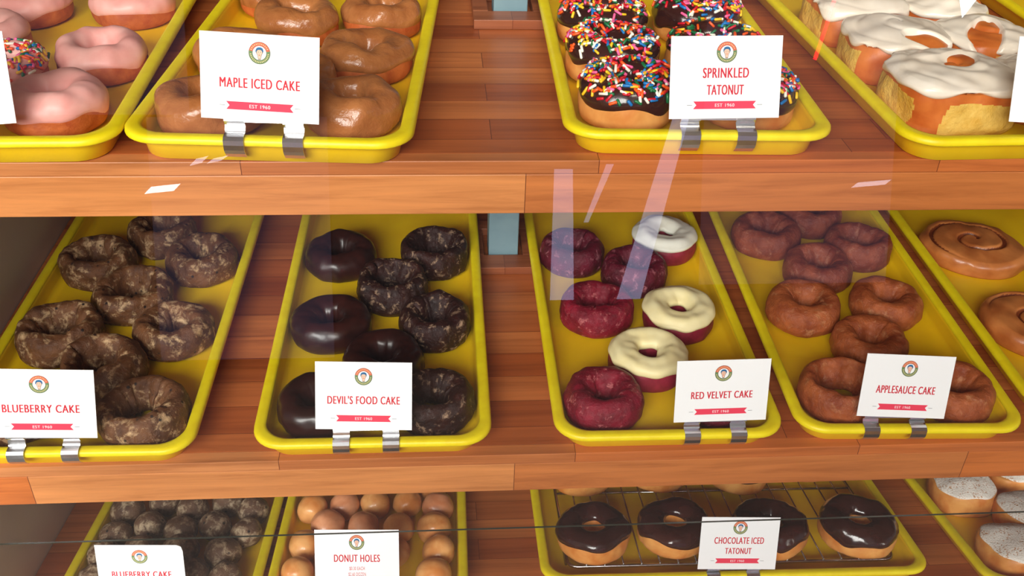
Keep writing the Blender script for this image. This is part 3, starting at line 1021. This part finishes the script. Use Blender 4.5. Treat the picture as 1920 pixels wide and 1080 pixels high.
g = 'white iced cinnamon rolls'
for x, y, D, H, rot, holes, lab, sx in (
    (0.4050, 0.0800, 0.0960, 0.050, 0.10, 0.62, 'iced cinnamon roll in the front corner with its torn yellow side showing', 1.12),
    (0.3970, 0.1870, 0.0930, 0.046, -0.1, 0.62, 'iced cinnamon roll second from the front along the tray side', 1.0),
    (0.4860, 0.1900, 0.0880, 0.046, 0.2, 0.45, 'iced cinnamon roll with wide bare patches, in the middle behind the white card', 1.0),
    (0.3930, 0.2900, 0.0950, 0.046, 0.0, 0.75, 'iced cinnamon roll third from the front along the tray side', 1.0),
    (0.4850, 0.2870, 0.0880, 0.044, 0.1, 0.60, 'iced cinnamon roll in the back row cut by the frame top', 1.0),
    (0.4980, 0.0929, 0.0830, 0.040, 0.0, 0.75, 'iced cinnamon roll pressed against the white card at the frame edge', 1.0),
):
    r = empty('iced_cinnamon_roll', on(1, x, y, FLOOR + 0.0003, 0))
    tag(r, lab, 'cinnamon roll', g)
    ro = Roll(D, H, 3.0, seed(), spiral=0.0034, pitch=0.0260, dome=0.20, rot=rot, lump=0.0017, width=0.13, sx=sx)
    ro.mesh('dough', [M['rollcrust'], M['rollcrumb']], r, fm=torn, nt=220, n2=40)
    ro.coat('icing', M['glaze_white'], r, 1.16, 0.22, 0.0034, seed(), holes=holes, smooth=0.72, nt=180, ns=64)

g = 'flat cinnamon spirals'


def filling(s, th, t, rad):
    return ((s.groove(rad, th) > 0.42) & (t < 0.96)).astype(int)


for x, y, D, H, rot, lab in (
    (0.6440, 0.3340, 0.116, 0.027, -0.5, 'flat glazed cinnamon spiral at the back of its tray'),
    (0.6380, 0.1640, 0.108, 0.027, -0.9, 'flat glazed cinnamon spiral nearer the front of its tray, cut by the frame edge'),
    (0.7270, 0.2470, 0.080, 0.026, 4.0, 'flat cinnamon spiral between the other two, barely in the frame'),
):
    r = empty('cinnamon_spiral', on(2, x, y, FLOOR + 0.0003, rot))
    tag(r, lab, 'cinnamon roll', g)
    ro = Roll(D, H, 2.0, seed(), spiral=0.0050, pitch=0.0310, dome=0.16, rot=0, lump=0.0014, width=0.075, edge=0.5, sx=1.12)
    ro.mesh('dough', [M['twirl'], M['twirl_dark']], r, fm=filling, nt=180, n1=70)

g = 'sugar dusted filled donuts'
for x, y, D, rot, lab in (
    (0.6560, 0.1940, 0.0820, -0.12, 'sugar dusted square donut in the back corner beside the tray side'),
    (0.7185, 0.1335, 0.0830, 0.2, 'sugar dusted donut in the middle of its tray, touching two others'),
    (0.6600, 0.0680, 0.0840, 0.05, 'sugar dusted donut nearest the front of its tray'),
    (0.7460, 0.2300, 0.0850, 0.0, 'sugar dusted donut at the back, cut by the frame edge'),
):
    r = empty('powdered_donut', on(3, x, y, FLOOR + 0.0003, 0))
    tag(r, lab, 'donut', g)
    ro = Roll(D, 0.037, 2.7, seed(), dome=0.24, rot=rot, lump=0.0010)
    ro.mesh('dough', M['dough'], r)
    ro.coat('sugar_coating', M['sugar'], r, 1.02, 0.05, 0.0014, seed())

# ------------------------------------------------------------------ donut holes
ORD = ['first', 'second', 'third', 'fourth', 'fifth']
BH = [(-0.4434, 0.2008, 0.0215, 0, 0, 1), (-0.4023, 0.2169, 0.0205, 0, 0, 2), (-0.3622, 0.1998, 0.0210, 0, 0, 3), (-0.3216, 0.2155, 0.0205, 0, 0, 4), (-0.2853, 0.1943, 0.0195, 0, 0, 5),
      (-0.4468, 0.1549, 0.0190, 0, 1, 1), (-0.4088, 0.1684, 0.0195, 0, 1, 2), (-0.3689, 0.1571, 0.0200, 0, 1, 3), (-0.3267, 0.1625, 0.0205, 0, 1, 4), (-0.2867, 0.1482, 0.0200, 0, 1, 5),
      (-0.4073, 0.1205, 0.0205, 0, 2, 2), (-0.3591, 0.1141, 0.0220, 0, 2, 3), (-0.3086, 0.1111, 0.0210, 0, 2, 4), (-0.4481, 0.1155, 0.0185, 0, 2, 1),
      (-0.4483, 0.0738, 0.0190, 0, 3, 1), (-0.3360, 0.0750, 0.0190, 0, 3, 3), (-0.2960, 0.0690, 0.0190, 0, 3, 4), (-0.3780, 0.0745, 0.0195, 0, 3, 2)]
ROW = ['in the row furthest back', 'in the second row from the back', 'in the third row, just above the card', 'in the row behind the white card']
g = 'blueberry donut holes'
for x, y, rad, dz, row, k in BH:
    o = blob('donut_hole', rad, seed(), M['bbhole'], 0.10, 0.92)
    o.matrix_world = on(3, x, y, FLOOR + 0.0003 + dz, random.Random(seed()).uniform(0, 6))
    tag(o, 'blueberry donut hole, %s from the case wall %s' % (ORD[k - 1], ROW[row]), 'donut hole', g)

DH = [(-0.2121, 0.1945, 0.0200, 0, 0, 'back corner beside the blueberry holes'), (-0.1709, 0.1999, 0.0195, 0, 1, 'back row, second from the blueberry holes'),
      (-0.1305, 0.2014, 0.0190, 0, 0, 'middle of the back row'), (-0.0906, 0.2010, 0.0190, 0, 0, 'back row, darker orange with a flat top'),
      (-0.0499, 0.1889, 0.0210, 0, 1, 'round and pale, back row beside the tray rim'), (-0.0560, 0.2320, 0.0190, 0, 0, 'behind the pale round one, mostly in shade'),
      (-0.1890, 0.1585, 0.0205, 0, 1, 'flat topped, just above the corner of the DONUT HOLES card'), (-0.1440, 0.1560, 0.0195, 0, 1, 'peeking over the top edge of the DONUT HOLES card'),
      (-0.1000, 0.1480, 0.0200, 0, 0, 'behind the far top corner of the DONUT HOLES card'), (-0.0548, 0.1446, 0.0215, 0, 0, 'second from the back along the tray rim'),
      (-0.0497, 0.1008, 0.0205, 0, 0, 'third from the back along the tray rim'), (-0.0562, 0.0577, 0.0210, 0, 0, 'nearest the front along the tray rim, cut by the frame'),
      (-0.2125, 0.1200, 0.0205, 0, 0, 'large, beside the near edge of the DONUT HOLES card'), (-0.2141, 0.0719, 0.0195, 0, 0, 'front corner beside its card, cut by the frame'),
      (-0.1788, 0.0958, 0.0190, 0, 1, 'half covered by the near edge of the DONUT HOLES card'), (-0.1020, 0.1040, 0.0190, 0, 0, 'mostly hidden past the far edge of its card')]
g = 'golden donut holes'
for x, y, rad, dz, pale, lab in DH:
    o = blob('donut_hole', rad, seed(), M['pinkhole' if pale else 'plainhole'], 0.08, 0.95)
    o.matrix_world = on(3, x, y, FLOOR + 0.0003 + dz, random.Random(seed()).uniform(0, 6))
    tag(o, 'glazed golden donut hole, ' + lab, 'donut hole', g)

# ------------------------------------------------------------------ price cards and their chrome clips


def text_data(s):
    cu = bpy.data.curves.new('t', 'FONT')
    cu.body = s
    cu.align_x = 'LEFT'
    cu.resolution_u = 4
    cu.space_character = 1.12
    o = bpy.data.objects.new('t', cu)
    COL.objects.link(o)
    bpy.context.view_layer.update()
    me = bpy.data.meshes.new_from_object(o)
    V = np.array([tuple(v.co[:2]) for v in me.vertices])
    F = [tuple(p.vertices) for p in me.polygons]
    bpy.data.objects.remove(o)
    bpy.data.curves.remove(cu)
    bpy.data.meshes.remove(me)
    return V, F


class Sheet:
    """collects flat printed shapes that lie on the face of a card"""

    def __init__(s):
        s.V, s.F, s.FM, s.mats = [], [], [], []

    def mi(s, m):
        if m not in s.mats:
            s.mats.append(m)
        return s.mats.index(m)

    def poly(s, pts, z, m):
        b = len(s.V)
        s.V += [(x, y, z) for x, y in pts]
        s.F.append(tuple(range(b, b + len(pts))))
        s.FM.append(s.mi(m))

    def ring(s, cx, cy, r0, r1, a0, a1, z, m, n=40):
        b = len(s.V)
        k = s.mi(m)
        for i in range(n + 1):
            a = math.radians(a0 + (a1 - a0) * i / n)
            s.V += [(cx + r0 * math.cos(a), cy + r0 * math.sin(a), z), (cx + r1 * math.cos(a), cy + r1 * math.sin(a), z)]
        for i in range(n):
            s.F.append((b + 2 * i, b + 2 * i + 1, b + 2 * i + 3, b + 2 * i + 2))
            s.FM.append(k)

    def text(s, t, cx, cy, w, h, z, m, bold=0.0):
        V, F = text_data(t)
        lo, hi = V.min(0), V.max(0)
        xs = (V[:, 0] - lo[0]) / (hi[0] - lo[0]) * w + cx - w / 2
        cap = 0.729 if hi[1] > 0.6 else hi[1]
        ys = V[:, 1] / cap * h + cy - h / 2
        for dx in ((0,) if not bold else (-bold, 0, bold)):
            b = len(s.V)
            zz = z + 0.00002 * (dx > 0) - 0.00002 * (dx < 0)
            s.V += [(a + dx, c, zz) for a, c in zip(xs, ys)]
            k = s.mi(m)
            s.F += [tuple(b + i for i in f) for f in F]
            s.FM += [k] * len(F)

    def build(s, name, parent):
        return mesh_obj(name, s.V, s.F, s.mats, parent, smooth=False, fmat=s.FM)


def emblem(parent, cx, cy, r, z):
    s = Sheet()
    s.ring(cx, cy, 0, r, 0, 360, z, M['em_line'])
    z += 0.00006
    s.ring(cx, cy, 0.66 * r, 0.965 * r, 12, 168, z, M['em_red'])
    s.ring(cx, cy, 0.66 * r, 0.965 * r, 168, 372, z, M['em_green'])
    s.ring(cx, cy, 0, 0.63 * r, 0, 360, z, M['paper'])
    z += 0.00006
    for a in list(range(24, 160, 12)) + list(range(186, 360, 11)):     # marks round the ring, too small to read
        s.ring(cx, cy, 0.75 * r, 0.88 * r, a, a + 5, z, M['em_cream'], 2)
    # head: face with narrow chin, blue hair, ears, hands at the mouth
    f = [(-.26, .20), (-.29, .02), (-.20, -.14), (-.15, -.34), (-.11, -.56), (.11, -.56), (.15, -.34), (.20, -.14), (.29, .02), (.26, .20), (.12, .30), (-.12, .30)]
    s.poly([(cx + x * r * 1.08, cy + y * r * 1.06) for x, y in f], z, M['em_line'])
    s.poly([(cx + x * r * 0.92, cy + y * r * 0.94) for x, y in f], z + 0.00006, M['em_skin'])
    hair = [(-.34, .04), (-.36, .24), (-.26, .44), (-.08, .52), (.12, .52), (.30, .42), (.37, .22), (.33, .04), (.26, .10), (.22, .26), (.04, .31), (-.14, .29), (-.25, .22), (-.27, .08)]
    b = [(cx + x * r, cy + y * r) for x, y in hair]
    n = len(b)
    for i in range(7):
        s.poly([b[i], b[i + 1], b[n - 2 - i], b[n - 1 - i]][::-1] if i < 6 else [b[6], b[7], b[8]], z + 0.00012, M['em_blue'])
    for dx in (-.10, .10):
        s.ring(cx + dx * r, cy + .08 * r, 0, .035 * r, 0, 360, z + 0.00018, M['em_line'], 8)
    s.poly([(cx - .10 * r, cy - .16 * r), (cx + .10 * r, cy - .16 * r), (cx + .06 * r, cy - .22 * r), (cx - .06 * r, cy - .22 * r)][::-1], z + 0.00018, M['em_red'])
    s.poly([(cx - .025 * r, cy - .02 * r), (cx - .03 * r, cy - .09 * r), (cx + .03 * r, cy - .09 * r)], z + 0.00018, M['em_red'])
    return s.build('emblem', parent)


def card(sh, x, y, zs, w, hr, tilt, yaw, roll, lines, label, clip_label, extra=(), corner=0.0, legs=(-0.0235, 0.0235), blank=False, em_y=None):
    """lines: (text, relative width, centre height, cap height) in card units"""
    h = w * hr
    if sh == 3:
        zz = Z3 + T3 * (y - Y3) + zs
    else:
        zz = (0 if sh == 1 else Z2) + zs
    mw = Matrix.Translation((x, y, zz)) @ Matrix.Rotation(yaw, 4, 'Z') @ Matrix.Rotation(math.pi / 2 - tilt, 4, 'X') @ Matrix.Rotation(roll, 4, 'Z')
    r = empty('price_card', mw)
    tag(r, label, 'card', 'white price cards')
    # the sheet lies in local x-y, facing local +z
    out = [(-w / 2, 0), (w / 2, 0)]
    if corner:
        out += [(w / 2, h - corner * 1.3), (w / 2 - corner * 0.25, h - corner * 0.35), (w / 2 - corner, h)]
    else:
        out += [(w / 2, h)]
    out += [(-w / 2, h)]
    n, th = len(out), 0.0006
    V = [(a, b, th / 2) for a, b in out] + [(a, b, -th / 2) for a, b in out]
    F = [tuple(range(n)), tuple(reversed(range(n, 2 * n)))] + [(i, n + i, n + (i + 1) % n, (i + 1) % n) for i in range(n)]
    mesh_obj('sheet', V, F, M['paper'], r, smooth=False)
    z = th / 2 + 0.00012
    if not blank:
        two = len(lines) > 1
        emblem(r, 0, h * (em_y if em_y else (0.805 if two else 0.785)), w * 0.091, z)
        s = Sheet()
        for t, rw, cy, ch in lines:
            s.text(t, 0, cy * h, rw * w, ch * h, z, M['ink'], 0.00024)
        s.build('lettering', r)
        s = Sheet()
        by, bh, bw = 0.165 * h, 0.047 * h, 0.285 * w
        if extra:
            for t, rw, cy, ch in extra:
                s.text(t, 0, cy * h, rw * w, ch * h, z, M['ink'])
            s.build('price_lettering', r)
            s = Sheet()
            by = 0.10 * h
        s.poly([(-bw, by - bh), (0, by - bh), (0, by + bh), (-bw, by + bh), (-bw + 0.028 * w, by)], z, M['ribbon'])
        s.poly([(0, by - bh), (bw, by - bh), (bw - 0.028 * w, by), (bw, by + bh), (0, by + bh)], z, M['ribbon'])
        for sg in (-1, 1):
            a, b = sorted((sg * 0.295 * w, sg * 0.342 * w))
            s.poly([(a, by - 0.00018), (b, by - 0.00018), (b, by + 0.00018), (a, by + 0.00018)], z, M['grey_ink'])
        rb = s.build('ribbon', r)
        s = Sheet()
        s.text('EST 1960', 0, by, 0.175 * w, 0.042 * h, z + 0.00008, M['white_ink'], 0.00006)
        s.build('ribbon_lettering', rb)
    return mw


def clip(sh, key, x0, x1, label, wd=0.0155, card_mw=None):
    """two sprung chrome straps over the tray rim with a bar and a slot that holds the card"""
    tsh, tx, ty, ta, W = TR[key]
    yy = ty + {1: 0, 2: Y2, 3: Y3}[sh]
    base = on(sh, tx, yy, 0.0004, ta)
    r = empty('card_clip', base)
    tag(r, label, 'clip', 'chrome card clips on the tray rims')
    inv = base.inverted()
    cu = (inv.to_3x3() @ (card_mw.to_3x3() @ Vector((0, 1, 0)))).normalized()
    cn = (inv.to_3x3() @ (card_mw.to_3x3() @ Vector((0, 0, 1)))).normalized()

    def strip(path, xa, xb, name, th=0.0007):
        V, F = [], []
        P = [Vector(p) for p in path]
        m = len(P)
        for i, p in enumerate(P):
            d = (P[min(i + 1, m - 1)] - P[max(i - 1, 0)]).normalized()
            nn = Vector((0, -d.z, d.y))
            for xx in (xa, xb):
                for sgn in (0, 1):
                    q = p + nn * (th * sgn)
                    V.append((xx, q.y, q.z))
        for i in range(m - 1):
            a, b = 4 * i, 4 * i + 4
            F += [(a, b, b + 2, a + 2), (a + 1, a + 3, b + 3, b + 1), (a, a + 1, b + 1, b), (a + 2, b + 2, b + 3, a + 3)]
        F += [(0, 2, 3, 1), (4 * m - 4, 4 * m - 3, 4 * m - 1, 4 * m - 2)]
        return mesh_obj(name, V, F, M['chrome'], r, smooth=False)

    for xx in (x0, x1):
        # world x on the tray rim -> the tray's own x
        lx = (inv @ Vector((xx, yy, base.translation.z))).x
        # point of the card's lower edge above this strap
        cl = card_mw.inverted() @ (base @ Vector((lx, 0.008, 0.04)))
        foot = inv @ (card_mw @ Vector((cl.x, 0.0, -0.0010)))
        up = inv @ (card_mw @ Vector((cl.x, 0.006, -0.0010)))
        fy, fz = foot.y, foot.z
        path = [(0, 0.0050, 0.0085), (0, 0.0012, 0.0128), (0, -0.0010, 0.0165), (0, -0.0013, 0.0205), (0, -0.0010, 0.0240), (0, 0.0012, 0.0260), (0, 0.0046, 0.0264), (0, 0.0076, 0.0266), (0, 0.0088, 0.0280),
                (0, fy + 0.0012 + (0.0012 if fy < 0.009 else 0), fz - 0.0050), (0, fy - 0.0004, fz - 0.0012), (0, up.y + 0.0003, up.z)]
        strip(path, lx - wd / 2, lx + wd / 2, 'strap')
    la = (inv @ Vector((x0, yy, base.translation.z))).x
    lb = (inv @ Vector((x1, yy, base.translation.z))).x
    mid = (la + lb) / 2
    cl = card_mw.inverted() @ (base @ Vector((mid, 0.008, 0.04)))
    a = inv @ (card_mw @ Vector((cl.x, -0.0015, -0.0018)))
    b = inv @ (card_mw @ Vector((cl.x, 0.0050, -0.0018)))
    strip([(0, a.y, a.z), (0, b.y, b.z)], la + wd / 2, lb - wd / 2, 'bar', 0.0006)
    return r


HR = 0.715
CARDS = (
    (1, 'maple', (-0.1794, -0.0061, 0.0375, 0.0896, 0.323, -0.093, -0.023), [('MAPLE ICED CAKE', 0.672, 0.435, 0.120)], 'MAPLE ICED CAKE', (-0.2001, -0.1550)),
    (1, 'spr', (0.1827, 0.0033, 0.0352, 0.0892, 0.354, 0.006, 0.010), [('SPRINKLED', 0.41, 0.560, 0.128), ('TATONUT', 0.33, 0.355, 0.128)], 'SPRINKLED TATONUT', (0.1559, 0.2011)),
    (2, 'blu', (-0.4077, -0.0117, 0.0374, 0.0944, 0.275, 0.058, -0.076), [('BLUEBERRY CAKE', 0.70, 0.435, 0.122)], 'BLUEBERRY CAKE', (-0.4334, -0.3848)),
    (2, 'dev', (-0.1176, -0.0096, 0.0361, 0.0902, 0.465, -0.071, 0.011), [("DEVIL'S FOOD CAKE", 0.745, 0.440, 0.122)], "DEVIL'S FOOD CAKE", (-0.1390, -0.0925)),
    (2, 'red', (0.2229, -0.0089, 0.0356, 0.0902, 0.243, -0.005, 0.014), [('RED VELVET CAKE', 0.655, 0.440, 0.122)], 'RED VELVET CAKE', (0.1963, 0.2417)),
    (2, 'app', (0.4032, -0.0089, 0.0348, 0.0901, 0.319, 0.022, -0.076), [('APPLESAUCE CAKE', 0.665, 0.450, 0.128)], 'APPLESAUCE CAKE', (0.3749, 0.4215)),
    (3, 'ch', (0.2971, 0.0420, 0.0341, 0.0924, 0.359, -0.009, -0.033), [('CHOCOLATE ICED', 0.630, 0.560, 0.130), ('TATONUT', 0.335, 0.360, 0.120)], 'CHOCOLATE ICED TATONUT', (0.2709, 0.3180)),
    (3, 'bh', (-0.3740, 0.0281, 0.0355, 0.0944, 0.260, -0.057, 0.013), [('BLUEBERRY CAKE', 0.68, 0.455, 0.122)], 'BLUEBERRY CAKE', (-0.3975, -0.3505)),
    (3, 'dh', (-0.1409, 0.0281, 0.0384, 0.0944, 0.50, -0.10, 0.045), [('DONUT HOLES', 0.54, 0.520, 0.130)], 'DONUT HOLES', (-0.1645, -0.1175)),
)
for sh, key, (x, y, zs, w, tilt, yaw, roll), lines, name, (lx0, lx1) in CARDS:
    extra = [('$0.30 EACH', 0.18, 0.345, 0.062), ('$2.60 DOZEN', 0.205, 0.245, 0.062)] if key == 'dh' else ()
    lab = 'white card reading %s clipped to its tray rim' % name
    if key == 'bh':
        lab = 'white card with a rounded corner before the dark donut holes, lowest shelf'
    if key == 'blu':
        lab = 'white card reading BLUEBERRY CAKE clipped to the middle shelf tray'
    cl = 'chrome clip holding the %s card' % name
    if key == 'bh':
        cl = 'chrome clip under the card before the dark donut holes'
    if key == 'blu':
        cl = 'chrome clip holding the BLUEBERRY CAKE card on the middle shelf tray'
    mw = card(sh, x, y, zs, w, HR, tilt, yaw, roll, lines, lab, cl, extra, corner=0.006 if key == 'bh' else 0.0)
    clip(sh, key, lx0, lx1, cl, card_mw=mw)

# two cards that the frame cuts: only their blank edges show
mw = card(1, -0.4078, -0.0073, 0.0324, 0.0944, HR, 0.45, 0.12, 0.03, [], 'blank looking white card edge before the strawberry iced donuts', '', blank=True)
clip(1, 'pink', -0.4400, -0.3940, 'chrome clip under the white card on the strawberry tray', card_mw=mw)
mw = card(1, 0.4638, -0.0067, 0.0336, 0.0944, HR, 0.45, -0.10, -0.02, [], 'blank looking white card edge before the iced cinnamon rolls', '', blank=True)
clip(1, 'cin', 0.4500, 0.4960, 'chrome clip under the white card on the cinnamon roll tray', card_mw=mw)

# red neon tube on the shop front, seen only in the glass
V, F = tube([(1.560, -3.48, 0.29), (1.60, -3.48, 0.42), (1.66, -3.48, 0.64), (1.72, -3.48, 0.86)], 0.008, 8)
tag(mesh_obj('neon_tube', V, F, M['neon']), 'red glowing neon tube on the shop front', 'neon light')
